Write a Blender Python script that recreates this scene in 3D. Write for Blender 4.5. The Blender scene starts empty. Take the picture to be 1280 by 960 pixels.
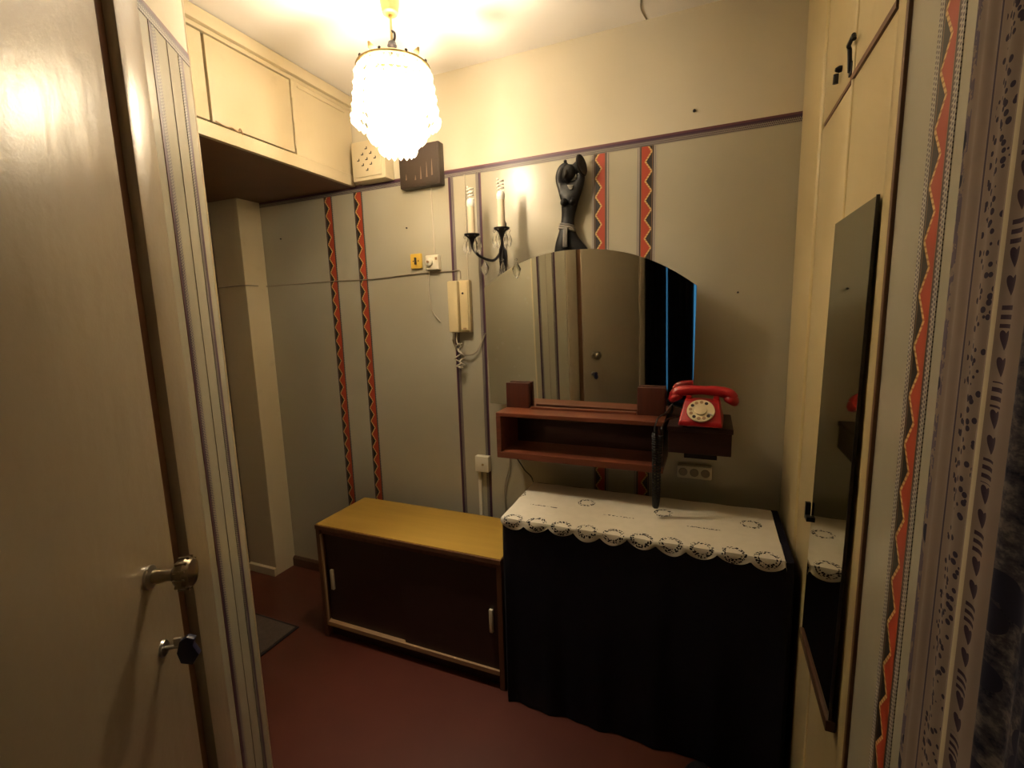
import bpy, bmesh, math, random
from mathutils import Vector, Matrix
random.seed(7)
S = bpy.context.scene
COL = S.collection
PI = math.pi

# ------------------------------------------------------------------ camera
F_PX = 586.0
YAW, PITCH, ROLL = -0.4017, 0.1462, -0.02825
cam_d = bpy.data.cameras.new('camera')
cam = bpy.data.objects.new('camera', cam_d); COL.objects.link(cam)
cam_d.sensor_fit = 'HORIZONTAL'; cam_d.sensor_width = 36.0
cam_d.lens = 36.0 * F_PX / 1280.0
cam_d.clip_start = 0.02
fw = Vector((math.sin(YAW)*math.cos(PITCH), math.cos(YAW)*math.cos(PITCH), -math.sin(PITCH)))
rt = Vector((math.cos(YAW), -math.sin(YAW), 0.0))
up = rt.cross(fw)
r2 = rt*math.cos(ROLL) + up*math.sin(ROLL)
u2 = -rt*math.sin(ROLL) + up*math.cos(ROLL)
M = Matrix.Identity(4)
for i in range(3):
    M[i][0], M[i][1], M[i][2] = r2[i], u2[i], -fw[i]
M.translation = Vector((0, 0, 1.5))
cam.matrix_world = M
S.camera = cam

# ------------------------------------------------------------------ world, lamp strength, exposure
W = bpy.data.worlds.new('World'); S.world = W; W.use_nodes = True
bg = W.node_tree.nodes['Background']
bg.inputs[0].default_value = (0.10, 0.42, 0.80, 1); bg.inputs[1].default_value = 0.55
S.view_settings.view_transform = 'Standard'; S.view_settings.look = 'None'
S.view_settings.gamma = 1.0; S.view_settings.use_curve_mapping = False
S.view_settings.exposure = 0.0
LAMP_POWER = 13.0            # watts for each of the chandelier bulbs
LAMP_COLOR = (1.0, 0.87, 0.68)
LAMP = Vector((-.985, 1.40, 0.0))

# ------------------------------------------------------------------ node helpers
class NT:
    def __init__(s, name):
        s.mat = bpy.data.materials.new(name); s.mat.use_nodes = True
        s.t = s.mat.node_tree; s.n = s.t.nodes; s.b = s.n['Principled BSDF']; s.out = s.n['Material Output']
    def new(s, typ, **kw):
        n = s.n.new(typ)
        for k, v in kw.items(): setattr(n, k, v)
        return n
    def put(s, sock, v):
        if hasattr(v, 'is_output') or isinstance(v, bpy.types.NodeSocket): s.t.links.new(v, sock)
        elif isinstance(v, (tuple, list)): sock.default_value = (v[0], v[1], v[2], 1) if len(v) == 3 and sock.type == 'RGBA' else v
        else: sock.default_value = v
    def m(s, op, a, b=0.0, c=None):
        n = s.new('ShaderNodeMath', operation=op); s.put(n.inputs[0], a); s.put(n.inputs[1], b)
        if c is not None: s.put(n.inputs[2], c)
        return n.outputs[0]
    def mix(s, f, a, b):
        n = s.new('ShaderNodeMix', data_type='RGBA'); s.put(n.inputs[0], f); s.put(n.inputs[6], a); s.put(n.inputs[7], b)
        return n.outputs[2]
    def coords(s):
        tc = s.new('ShaderNodeTexCoord'); sp = s.new('ShaderNodeSeparateXYZ'); s.t.links.new(tc.outputs['Object'], sp.inputs[0])
        return tc.outputs['Object'], sp.outputs[0], sp.outputs[1], sp.outputs[2]
    def noise(s, scale, vec=None, detail=3.0, stretch=None, rough=.5):
        if vec is None: vec = s.new('ShaderNodeTexCoord').outputs['Object']
        if stretch:
            mp = s.new('ShaderNodeMapping'); mp.inputs['Scale'].default_value = stretch; s.t.links.new(vec, mp.inputs[0]); vec = mp.outputs[0]
        n = s.new('ShaderNodeTexNoise'); s.t.links.new(vec, n.inputs['Vector'])
        n.inputs['Scale'].default_value = scale; n.inputs['Detail'].default_value = detail; n.inputs['Roughness'].default_value = rough
        return n.outputs[0]
    def vor(s, scale, vec=None, stretch=None, feature='F1'):
        if vec is None: vec = s.new('ShaderNodeTexCoord').outputs['Object']
        if stretch:
            mp = s.new('ShaderNodeMapping'); mp.inputs['Scale'].default_value = stretch; s.t.links.new(vec, mp.inputs[0]); vec = mp.outputs[0]
        n = s.new('ShaderNodeTexVoronoi', feature=feature); s.t.links.new(vec, n.inputs['Vector']); n.inputs['Scale'].default_value = scale
        return n.outputs[0]
    def ramp(s, f, stops):
        n = s.new('ShaderNodeValToRGB'); s.put(n.inputs[0], f)
        e = n.color_ramp.elements
        while len(e) < len(stops): e.new(0.5)
        for el, (p, c) in zip(e, stops): el.position = p; el.color = (*c, 1)
        return n.outputs[0]
    def bump(s, h, strength=.2, dist=.01):
        n = s.new('ShaderNodeBump'); n.inputs['Strength'].default_value = strength; n.inputs['Distance'].default_value = dist
        s.put(n.inputs['Height'], h); s.t.links.new(n.outputs[0], s.b.inputs['Normal'])
    def col(s, c): s.put(s.b.inputs['Base Color'], c)
    def set(s, rough=None, metal=None, spec=None, **kw):
        if rough is not None: s.put(s.b.inputs['Roughness'], rough)
        if metal is not None: s.put(s.b.inputs['Metallic'], metal)
        if spec is not None: s.put(s.b.inputs['Specular IOR Level'], spec)
        return s

def simple(name, c, rough=.5, metal=0., var=.12, scale=20., bump=0., spec=.5):
    t = NT(name); n = t.noise(scale)
    t.col(t.mix(n, tuple(x*(1-var) for x in c), tuple(min(1, x*(1+var)) for x in c)))
    t.set(rough, metal, spec)
    if bump: t.bump(t.noise(scale*4), bump, .004)
    return t.mat

def mat_cream(name='cream_paint', c=(.60, .50, .32), rough=.30, wob=.35):
    t = NT(name)
    n = t.noise(2.2, detail=4)
    base = t.mix(n, tuple(x*.90 for x in c), tuple(x*1.08 for x in c))
    dirt = t.ramp(t.noise(9, detail=6, rough=.65), [(.60, (0, 0, 0)), (.78, (1, 1, 1))])
    t.col(t.mix(t.m('MULTIPLY', dirt, .25), base, (c[0]*.6, c[1]*.52, c[2]*.45)))
    t.set(rough, 0, .5)
    h = t.m('ADD', t.noise(15, stretch=(1, 1, .30), detail=2), t.m('MULTIPLY', t.noise(90), .15))
    t.bump(h, wob, .006)
    return t.mat

def mat_wood(name, c1, c2, rough=.4, axis=0, scale=14.):
    t = NT(name); st = [4, 4, 4]; st[axis] = .35
    w = t.noise(scale, stretch=tuple(st), detail=5, rough=.6)
    t.col(t.ramp(w, [(.3, c1), (.7, c2)])); t.set(rough)
    t.bump(w, .08, .002)
    return t.mat

MAT = {}
MAT['cream'] = mat_cream()
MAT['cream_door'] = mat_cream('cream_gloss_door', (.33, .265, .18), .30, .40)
MAT['cream_wall'] = mat_cream('cream_upper_wall', (.64, .52, .30), .55, .12)
MAT['cream_closet'] = mat_cream('cream_closet_paint', (.58, .46, .24), .30, .15)

def mat_paper():
    t = NT('silver_grey_wallpaper')
    n = t.noise(1.6, detail=3)
    base = t.mix(n, (.39, .355, .265), (.46, .42, .32))
    v = t.vor(16.)
    t.col(t.mix(t.m('MULTIPLY', t.m('LESS_THAN', v, .18), .25), base, (.52, .50, .44)))
    t.set(.36, 0, .45)
    h = t.m('ADD', t.m('MULTIPLY', t.noise(26, detail=4), .6), t.m('MULTIPLY', v, .5))
    t.bump(h, .10, .004)
    return t.mat
MAT['paper'] = mat_paper()

def mat_two_zone(name, z_split):   # wallpaper below the border, cream wash above
    t = NT(name)
    o, x, y, z = t.coords()
    up_ = t.m('GREATER_THAN', z, z_split)
    n = t.noise(1.6, detail=3)
    pap = t.mix(n, (.39, .355, .265), (.46, .42, .32))
    crm = t.mix(n, (.55, .49, .36), (.62, .55, .41))
    t.col(t.mix(up_, pap, crm))
    t.set(t.m('ADD', .27, t.m('MULTIPLY', up_, .33)), 0, .55)
    v = t.vor(11.)
    h = t.m('ADD', t.m('MULTIPLY', t.noise(26, detail=4), .6), t.m('MULTIPLY', v, .5))
    t.bump(h, .10, .004)
    return t.mat

def dot_fac(t, x, z, pitch, r):
    fx = t.m('SUBTRACT', t.m('FRACT', t.m('DIVIDE', t.m('ADD', x, 5.0), pitch)), .5)
    row = t.m('MULTIPLY', t.m('FLOOR', t.m('DIVIDE', t.m('ADD', x, 5.0), pitch)), .5)
    fz = t.m('SUBTRACT', t.m('FRACT', t.m('ADD', t.m('DIVIDE', z, pitch), row)), .5)
    d = t.m('ADD', t.m('MULTIPLY', fx, fx), t.m('MULTIPLY', fz, fz))
    return t.m('LESS_THAN', d, r*r)

def mat_zigzag(name, flip=1, period=.072):
    t = NT(name); o, x, y, z = t.coords()
    x = t.m('MULTIPLY', x, float(flip))
    ax = t.m('ABSOLUTE', x)
    w = t.m('SUBTRACT', t.m('MULTIPLY', t.m('PINGPONG', z, period/2), .024/(period/2)), .018)
    d = t.m('SUBTRACT', x, w)
    red = t.m('GREATER_THAN', d, 0.)
    tri = t.mix(red, (.025, .018, .015), (.38, .050, .020))
    band = t.m('LESS_THAN', t.m('ABSOLUTE', d), .0034)
    spark = t.m('LESS_THAN', t.m('FRACT', t.m('DIVIDE', z, .009)), .35)
    tri = t.mix(band, tri, t.mix(spark, (.62, .42, .16), (.35, .17, .05)))
    dots = t.mix(dot_fac(t, x, z, .0065, .33), (.40, .36, .30), (.07, .05, .06))
    line = t.m('LESS_THAN', ax, .0255)
    intri = t.m('LESS_THAN', ax, .0195)
    yl = t.m('LESS_THAN', ax, .0215)
    c = t.mix(line, dots, (.03, .015, .02))
    c = t.mix(yl, c, (.22, .13, .06))
    t.col(t.mix(intri, c, tri)); t.set(.45)
    return t.mat
MAT['zig'] = mat_zigzag('red_zigzag_tape')
MAT['zigf'] = mat_zigzag('red_zigzag_tape_flipped', -1)

def mat_line(name, flip=1, w=.026):
    t = NT(name); o, x, y, z = t.coords()
    x = t.m('MULTIPLY', x, float(flip))
    dots = t.mix(dot_fac(t, x, z, .006, .42), (.33, .29, .23), (.05, .035, .05))
    e = -w/2
    dark = t.m('LESS_THAN', x, e + .46*w)
    redl = t.m('LESS_THAN', x, e + .12*w)
    c = t.mix(dark, dots, (.055, .02, .045))
    t.col(t.mix(redl, c, (.13, .045, .055))); t.set(.45)
    return t.mat
MAT['line'] = mat_line('purple_dotted_border')
MAT['linef'] = mat_line('purple_dotted_border_flipped', -1)

MAT['floor'] = simple('red_brown_floor_paint', (.088, .022, .0125), .42, 0, .18, 6, .05)
MAT['ceil'] = simple('white_ceiling_wash', (.78, .73, .66), .9, 0, .05, 3, .05)
MAT['brown'] = simple('dark_brown_paint', (.075, .032, .016), .45, 0, .2, 8)
MAT['rail_brown'] = simple('brown_wood_and_shade', (.16, .07, .03), .5, 0, .2, 8)  # wood brown, also the shade tone under the overhead cupboard
MAT['darkline'] = simple('dark_seam', (.05, .03, .02), .8)
MAT['oak_yellow'] = mat_wood('yellow_varnished_top', (.34, .20, .032), (.40, .24, .042), .33, 0, 6)
MAT['side_wood'] = mat_wood('red_brown_side_wood', (.11, .045, .02), (.17, .07, .03), .4, 2)
MAT['dark_slide'] = simple('dark_sliding_panel', (.035, .014, .010), .5, 0, .15, 10)
MAT['pale_rail'] = simple('pale_wood_rail', (.36, .22, .11), .5, 0, .15, 12)
MAT['ivory'] = simple('ivory_plastic', (.66, .58, .40), .4, 0, .05)
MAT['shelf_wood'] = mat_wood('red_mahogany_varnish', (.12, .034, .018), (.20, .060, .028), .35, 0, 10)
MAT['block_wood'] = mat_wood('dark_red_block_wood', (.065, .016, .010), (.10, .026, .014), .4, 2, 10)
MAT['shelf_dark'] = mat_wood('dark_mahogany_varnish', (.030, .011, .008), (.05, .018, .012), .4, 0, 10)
MAT['navy'] = simple('black_navy_cloth', (.0085, .0075, .014), .85, 0, .3, 30, .1, .2)
MAT['black'] = simple('black_iron', (.018, .014, .016), .4, .3)
MAT['steel'] = simple('worn_steel', (.55, .52, .48), .3, 1.)
MAT['brass'] = simple('aged_brass_metal', (.42, .32, .16), .32, 1.)
MAT['knob_metal'] = simple('tarnished_knob_metal', (.26, .21, .14), .30, .85)
MAT['red_plastic'] = simple('red_telephone_plastic', (.34, .010, .014), .28, 0, .05)
MAT['dial'] = simple('cream_dial_plastic', (.70, .58, .36), .35, 0, .05)
MAT['hole'] = simple('dark_hole', (.03, .02, .02), .7)
MAT['intercom'] = simple('ivory_intercom_plastic', (.62, .50, .28), .4, 0, .04)
MAT['yellow'] = simple('yellow_switch_plastic', (.70, .45, .07), .4, 0, .04)
MAT['white_pl'] = simple('white_socket_plastic', (.68, .62, .48), .4, 0, .04)
MAT['white_cable'] = simple('whitish_cable', (.50, .44, .33), .5)
MAT['grey_cable'] = simple('painted_over_cable', (.26, .21, .15), .5)
MAT['black_cable'] = simple('black_cable_rubber', (.012, .010, .010), .45)
MAT['candle'] = simple('candle_sleeve_white', (.72, .60, .44), .5, 0, .05)
MAT['tube'] = simple('lamp_tube_white', (.80, .77, .70), .35, 0, .03)
MAT['carved'] = simple('blackened_carved_wood', (.009, .008, .008), .42, 0, .4, 40, .15, .28)
MAT['carved_belt'] = simple('grey_carved_relief', (.16, .14, .12), .45, 0, .3, 60, .3)
MAT['mat_rug'] = simple('grey_brown_rug', (.085, .06, .042), .95, 0, .3, 60, .4)
MAT['mat_edge'] = simple('dark_rug_edge', (.02, .012, .010), .95)
MAT['blue_pl'] = simple('dark_blue_key_bow', (.012, .013, .05), .4)
MAT['canopy'] = simple('yellow_metal_canopy', (.60, .43, .16), .4, .2)
MAT['dark_curtain'] = simple('dark_blue_grey_curtain', (.05, .056, .078), .9, 0, .3, 15)
MAT['shoe'] = simple('black_leather', (.012, .011, .013), .4)
MAT['meter_brown'] = simple('dark_brown_bakelite', (.05, .032, .022), .42, 0, .15, 12)
MAT['meter_slit'] = simple('worn_slit', (.17, .12, .08), .5)

def mat_mirror(name, tint, rough=.02):
    t = NT(name); t.col(tint); t.set(rough, 1.); return t.mat
MAT['mirror'] = mat_mirror('silvered_glass', (.80, .80, .74))
MAT['mirror_dark'] = mat_mirror('aged_closet_mirror', (.52, .53, .46), .03)
def mat_glass(name, c=(1, 1, 1), rough=.03, alpha=.9):
    t = NT(name); t.b.inputs['Base Color'].default_value = (*c, 1)
    t.set(rough); t.b.inputs['Transmission Weight'].default_value = 1.; t.b.inputs['IOR'].default_value = 1.45
    tr = t.new('ShaderNodeBsdfTransparent'); mx = t.new('ShaderNodeMixShader'); mx.inputs[0].default_value = alpha
    t.t.links.new(tr.outputs[0], mx.inputs[1]); t.t.links.new(t.b.outputs[0], mx.inputs[2]); t.t.links.new(mx.outputs[0], t.out.inputs[0])
    return t.mat
MAT['glass'] = mat_glass('clear_cut_glass')
MAT['pane'] = mat_glass('window_pane', (.9, .95, 1), .0, .3)
def mat_strand():
    t = NT('frosted_crystal')
    tr = t.new('ShaderNodeBsdfTransparent'); tl = t.new('ShaderNodeBsdfTranslucent'); df = t.new('ShaderNodeBsdfDiffuse')
    gl = t.new('ShaderNodeBsdfGlossy'); gl.inputs['Roughness'].default_value = .1
    tl.inputs[0].default_value = (.95, .92, .86, 1); df.inputs[0].default_value = (.9, .87, .8, 1); tr.inputs[0].default_value = (.95, .93, .88, 1)
    a = t.new('ShaderNodeMixShader'); a.inputs[0].default_value = .35; t.t.links.new(tl.outputs[0], a.inputs[1]); t.t.links.new(df.outputs[0], a.inputs[2])
    b = t.new('ShaderNodeMixShader'); b.inputs[0].default_value = .45; t.t.links.new(a.outputs[0], b.inputs[1]); t.t.links.new(tr.outputs[0], b.inputs[2])
    c = t.new('ShaderNodeMixShader'); c.inputs[0].default_value = .08; t.t.links.new(b.outputs[0], c.inputs[1]); t.t.links.new(gl.outputs[0], c.inputs[2])
    t.t.links.new(c.outputs[0], t.out.inputs[0]); return t.mat
MAT['strand'] = mat_strand()
def mat_emit(name, c, s):
    t = NT(name); t.b.inputs['Emission Color'].default_value = (*c, 1); t.b.inputs['Emission Strength'].default_value = s; t.col(c); return t.mat
MAT['bulb'] = mat_emit('lit_bulb_glass', (1., .86, .62), 30.)

def mat_lace(x0):
    # white cloth with rings of openwork; local x along the front, y depth from the front edge
    t = NT('white_lace_cloth'); o, x, y, z = t.coords()
    # edge medallions
    fx = t.m('MULTIPLY', t.m('SUBTRACT', t.m('FRACT', t.m('DIVIDE', x, .092)), .5), .092)
    yy = t.m('ADD', y, t.m('MULTIPLY', z, 1.0))     # the hanging hem continues the flat depth
    ey = t.m('SUBTRACT', yy, .006)
    d1 = t.m('SQRT', t.m('ADD', t.m('MULTIPLY', fx, fx), t.m('MULTIPLY', t.m('MULTIPLY', ey, ey), .9)))
    ring1 = t.m('MULTIPLY', t.m('GREATER_THAN', d1, .023), t.m('LESS_THAN', d1, .037))
    # three larger medallions on the field
    fx2 = t.m('MULTIPLY', t.m('SUBTRACT', t.m('FRACT', t.m('DIVIDE', t.m('ADD', x, .17), .29)), .5), .29)
    ey2 = t.m('SUBTRACT', y, .235)
    d2 = t.m('SQRT', t.m('ADD', t.m('MULTIPLY', fx2, fx2), t.m('MULTIPLY', ey2, ey2)))
    ring2 = t.m('MULTIPLY', t.m('GREATER_THAN', d2, .022), t.m('LESS_THAN', d2, .034))
    # drawn-thread rows
    fx3 = t.m('ABSOLUTE', t.m('SUBTRACT', t.m('FRACT', t.m('DIVIDE', t.m('ADD', x, .03), .29)), .5))
    ln = t.m('MULTIPLY', t.m('LESS_THAN', fx3, .19), t.m('LESS_THAN', t.m('ABSOLUTE', t.m('SUBTRACT', y, .15)), .0035))
    net = t.m('MAXIMUM', t.m('MAXIMUM', ring1, ring2), ln)
    holes = t.m('LESS_THAN', t.vor(150.), .50)
    cut = t.m('MULTIPLY', net, holes)
    t.col(t.mix(t.noise(30), (.60, .55, .44), (.70, .64, .52))); t.set(.85, 0, .2)
    t.put(t.b.inputs['Alpha'], t.m('SUBTRACT', 1.0, cut))
    return t.mat
MAT['lace'] = mat_lace(0)

def mat_print_curtain():
    # printed cotton: object attribute uv: u = cloth width in metres, v = height
    t = NT('printed_cotton_curtain')
    uv = t.new('ShaderNodeUVMap'); sp = t.new('ShaderNodeSeparateXYZ'); t.t.links.new(uv.outputs[0], sp.inputs[0])
    u, v = sp.outputs[0], sp.outputs[1]
    P = .45
    k = t.m('MULTIPLY', t.m('FRACT', t.m('DIVIDE', u, P)), P)
    def zone(a, b): return t.m('MULTIPLY', t.m('GREATER_THAN', k, a), t.m('LESS_THAN', k, b))
    cloth = t.mix(t.noise(5, uv.outputs[0]), (.17, .125, .10), (.22, .17, .14))
    # floral zone
    fl = t.noise(42, uv.outputs[0], detail=3, rough=.7)
    flm = t.m('MULTIPLY', zone(0., .017), t.m('GREATER_THAN', fl, .47))
    blob = t.m('LESS_THAN', t.vor(24, uv.outputs[0]), .30)
    c = t.mix(flm, cloth, (.10, .08, .10))
    c = t.mix(t.m('MULTIPLY', zone(0., .017), blob), c, (.02, .018, .035))
    # sprinkled dots
    dts = t.m('LESS_THAN', t.vor(105, uv.outputs[0]), .36)
    c = t.mix(t.m('MULTIPLY', zone(.094, .153), dts), c, (.03, .022, .035))
    # edge lines
    c = t.mix(zone(.082, .087), c, (.05, .035, .05)); c = t.mix(zone(.157, .163), c, (.45, .38, .26))
    # chain of little hearts and bars
    ph = t.m('FRACT', t.m('DIVIDE', v, .075))
    hy = t.m('MULTIPLY', t.m('SUBTRACT', t.m('FRACT', t.m('DIVIDE', v, .025)), .5), .025)
    hx = t.m('SUBTRACT', k, .176)
    hh = t.m('SUBTRACT', hy, t.m('MULTIPLY', t.m('ABSOLUTE', hx), .9))
    hd = t.m('LESS_THAN', t.m('ADD', t.m('MULTIPLY', hx, hx), t.m('MULTIPLY', hh, hh)), .000062)
    bars = t.m('MULTIPLY', t.m('GREATER_THAN', t.m('FRACT', t.m('DIVIDE', v, .0085)), .5), t.m('LESS_THAN', t.m('ABSOLUTE', hx), .009))
    sel = t.m('GREATER_THAN', ph, .67)
    c = t.mix(t.m('MAXIMUM', t.m('MULTIPLY', hd, t.m('SUBTRACT', 1.0, sel)), t.m('MULTIPLY', bars, sel)), c, (.035, .02, .03))
    # wide dark floral panel
    fl2 = t.noise(40, uv.outputs[0], detail=4, rough=.75)
    big = t.m('LESS_THAN', t.vor(22, uv.outputs[0]), .33)
    pan = t.ramp(fl2, [(.38, (.012, .012, .022)), (.52, (.06, .05, .055)), (.62, (.13, .11, .095))])
    pan = t.mix(big, pan, (.02, .018, .03))
    c = t.mix(zone(.206, .45), c, pan)
    t.col(c); t.set(.9, 0, .15)
    return t.mat
MAT['print'] = mat_print_curtain()

# ------------------------------------------------------------------ mesh helpers
class MB:
    def __init__(s): s.b = bmesh.new()
    def box(s, lo, hi, bev=0., seg=2):
        t = bmesh.new(); bmesh.ops.create_cube(t, size=1.)
        for v in t.verts:
            v.co = Vector(((lo[0]+hi[0])/2 + v.co.x*(hi[0]-lo[0]), (lo[1]+hi[1])/2 + v.co.y*(hi[1]-lo[1]), (lo[2]+hi[2])/2 + v.co.z*(hi[2]-lo[2])))
        if bev: bmesh.ops.bevel(t, geom=t.edges[:], offset=bev, segments=seg, profile=.6, affect='EDGES')
        return s.merge(t)
    def merge(s, t, mtx=None):
        if mtx is not None: bmesh.ops.transform(t, matrix=mtx, verts=t.verts)
        me = bpy.data.meshes.new('tmp'); t.to_mesh(me); t.free(); s.b.from_mesh(me); bpy.data.meshes.remove(me); return s
    def prism(s, pts, axis, a, b, bev=0.):
        # pts 2-D polygon in the other two axes (cyclic order), extruded along axis from a to b
        t = bmesh.new()
        def mk(p, w): c = [0, 0, 0]; o = [i for i in range(3) if i != axis]; c[o[0]] = p[0]; c[o[1]] = p[1]; c[axis] = w; return t.verts.new(c)
        A = [mk(p, a) for p in pts]; B = [mk(p, b) for p in pts]; n = len(pts)
        t.faces.new(A); t.faces.new(B[::-1])
        for i in range(n): t.faces.new((A[i], B[i], B[(i+1) % n], A[(i+1) % n]))
        bmesh.ops.recalc_face_normals(t, faces=t.faces[:])
        if bev: bmesh.ops.bevel(t, geom=t.edges[:], offset=bev, segments=2, profile=.6, affect='EDGES')
        return s.merge(t)
    def lathe(s, prof, n=24, mtx=None):
        # prof: (r, z) list; axis z
        t = bmesh.new(); rings = []
        for r, z in prof:
            if r < 1e-6: rings.append([t.verts.new((0, 0, z))])
            else: rings.append([t.verts.new((r*math.cos(2*PI*i/n), r*math.sin(2*PI*i/n), z)) for i in range(n)])
        for R0, R1 in zip(rings, rings[1:]):
            for i in range(n):
                j = (i+1) % n
                f = []
                for v in (R0[i % len(R0)], R0[j % len(R0)], R1[j % len(R1)], R1[i % len(R1)]):
                    if v not in f: f.append(v)
                if len(f) > 2: t.faces.new(f)
        for R0 in (rings[0], rings[-1]):
            if len(R0) > 1: t.faces.new(R0)
        bmesh.ops.recalc_face_normals(t, faces=t.faces[:])
        return s.merge(t, mtx)
    def tube(s, pts, r, n=8, closed=False):
        pts = [Vector(p) for p in pts]; t = bmesh.new(); rings = []
        rr = r if isinstance(r, (list, tuple)) else [r]*len(pts)
        ref = None
        for i, p in enumerate(pts):
            a = pts[max(i-1, 0)]; b = pts[min(i+1, len(pts)-1)]; d = (b-a).normalized()
            if ref is None: ref = d.orthogonal().normalized()
            ref = (ref - d*ref.dot(d)).normalized(); q = d.cross(ref)
            rings.append([t.verts.new(p + (ref*math.cos(2*PI*k/n) + q*math.sin(2*PI*k/n))*rr[i]) for k in range(n)])
        for A, B in zip(rings, rings[1:]):
            for k in range(n): t.faces.new((A[k], A[(k+1) % n], B[(k+1) % n], B[k]))
        t.faces.new(rings[0][::-1]); t.faces.new(rings[-1])
        bmesh.ops.recalc_face_normals(t, faces=t.faces[:])
        return s.merge(t)
    def mesh(s, smooth=False, ang=35):
        me = bpy.data.meshes.new('mesh'); s.b.to_mesh(me); s.b.free()
        if smooth:
            me.polygons.foreach_set('use_smooth', [True]*len(me.polygons))
            try: me.set_sharp_from_angle(angle=math.radians(ang))
            except Exception: pass
        return me
    def obj(s, name, mat, parent=None, smooth=False, loc=None, rotz=None, ang=35, origin=None):
        me = s.mesh(smooth, ang)
        if origin is not None:
            me.transform(Matrix.Translation(-Vector(origin))); loc = origin
        me.materials.append(MAT[mat] if isinstance(mat, str) else mat)
        o = bpy.data.objects.new(name, me); me.name = name; COL.objects.link(o)
        if parent is not None: o.parent = parent
        if loc is not None:
            o.location = Vector(loc) - (Vector(parent.location) if (parent is not None and origin is not None) else Vector((0, 0, 0)))
        if rotz is not None: o.rotation_euler.z = rotz
        return o
def tag(o, label, cat, group=None, kind=None):
    o['label'] = label; o['category'] = cat
    if group: o['group'] = group
    if kind: o['kind'] = kind
    return o
def struct(o, label, cat): return tag(o, label, cat, None, 'structure')
def thing(name, label, cat, loc=(0, 0, 0), rotz=0., group=None, kind=None):
    o = bpy.data.objects.new(name, None); COL.objects.link(o); o.location = loc; o.rotation_euler.z = rotz
    o.empty_display_size = .05
    return tag(o, label, cat, group, kind)
# parts of a thing whose Empty sits at loc: geometry is written in local coordinates
def smooth_path(pts, n=8):
    pts = [Vector(p) for p in pts]; out = []
    P = [pts[0]] + pts + [pts[-1]]
    for i in range(1, len(P)-2):
        for k in range(n):
            t = k/n; a, b, c, d = P[i-1], P[i], P[i+1], P[i+2]
            out.append(.5*((2*b) + (c-a)*t + (2*a-5*b+4*c-d)*t*t + (3*b-a-3*c+d)*t**3))
    out.append(pts[-1]); return out

D = 1.98; CEIL = 2.573; BORDER = 2.15
XR = .27
A = Vector((-1.14, .815)); ANG = math.radians(35)
U = Vector((math.sin(ANG), -math.cos(ANG))); N = Vector((math.cos(ANG), math.sin(ANG)))
ROTL = math.atan2(U.y, U.x)

# ================================================================== the setting
fl = MB().box((-3.0, -2.7, -.05), (1.7, 2.1, 0)).obj('floor', 'floor'); struct(fl, 'red-brown painted hallway floor', 'floor')
ce = MB().box((-3.0, -2.7, CEIL), (1.7, 2.1, CEIL+.06)).obj('ceiling', 'ceil'); struct(ce, 'whitewashed ceiling above the chandelier', 'ceiling')
MB().tube(smooth_path([(-.255, 1.975, CEIL-.001), (-.265, 1.90, CEIL-.001), (-.255, 1.82, CEIL-.001), (-.27, 1.70, CEIL-.001)]), .0028, 6).obj('ceiling_crack', 'grey_cable', ce)
MAT['wallback'] = mat_two_zone('wall_back_paper_and_cream', BORDER)
wb = MB().box((-3.0, D, 0), (.95, D+.1, CEIL)).obj('wall_back', 'wallback'); struct(wb, 'back wall with silver wallpaper below a border and cream paint above', 'wall')

def strip(name, mat, parent, base, length, w, normal, direction='z', t=.0012):
    """flat printed paper strip; local x across, z along, -y outward"""
    m = MB().box((-w/2, -t, 0), (w/2, 0, length))
    o = m.obj(name, mat, parent)
    nx, ny = normal
    X = Vector((-ny, nx, 0)); Y = Vector((-nx, -ny, 0)); Z = Vector((0, 0, 1))
    if direction == 'h':      # runs horizontally along X; across = vertical
        R3 = Matrix((( -Z), Y, X)).transposed()
    else: R3 = Matrix((X, Y, Z)).transposed()
    o.matrix_local = Matrix.Translation(Vector(base)) @ R3.to_4x4()
    return o
BN = (0, -1)
for x, m in ((-1.849, 'zig'), (-1.654, 'zig'), (-.43, 'zig'), (-.247, 'zigf')):
    strip('zigzag_strip', m, wb, (x, D, .02), BORDER-.04, .058 if x < -1 else .072, BN)
strip('dotted_strip', 'line', wb, (-1.118, D, .02), BORDER-.04, .026, BN)
strip('dotted_strip', 'linef', wb, (-.977, D, .02), BORDER-.04, .026, BN)
# top border, runs along +x
strip('border_strip', 'line', wb, (-2.34, D, BORDER-.005), 2.61, .034, BN, 'h')
def nail(p, par, r=.006):
    MB().lathe([(0, -.004), (r, -.002), (r*.8, .003), (0, .005)], 10, Matrix.Translation(Vector(p)) @ Matrix.Rotation(PI/2, 4, 'X')).obj('nail', 'black', par, True)
nail((-.08, D-.004, 2.225), wb); nail((.09, D-.004, 1.56), wb, .004); nail((-2.2, D-.004, 1.95), wb, .004); nail((-1.37, D-.004, 1.93), wb, .004)

# right: wallpapered pier, then the closet stands behind it
MAT['wallright'] = mat_two_zone('wall_right_paper', 2.4)
wr = MB().box((XR, -.2, 0), (XR+.1, 1.0, CEIL)).obj('wall_right', 'wallright'); struct(wr, 'papered wall between the closet and the printed curtain', 'wall')
RN = (-1, 0)
strip('zigzag_strip', 'zig', wr, (XR, .822, .0), CEIL, .078, RN)
MB().box((XR-.006, .972, 0), (XR+.01, .984, CEIL), .002).obj('edge_bead', 'rail_brown', wr)
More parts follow.
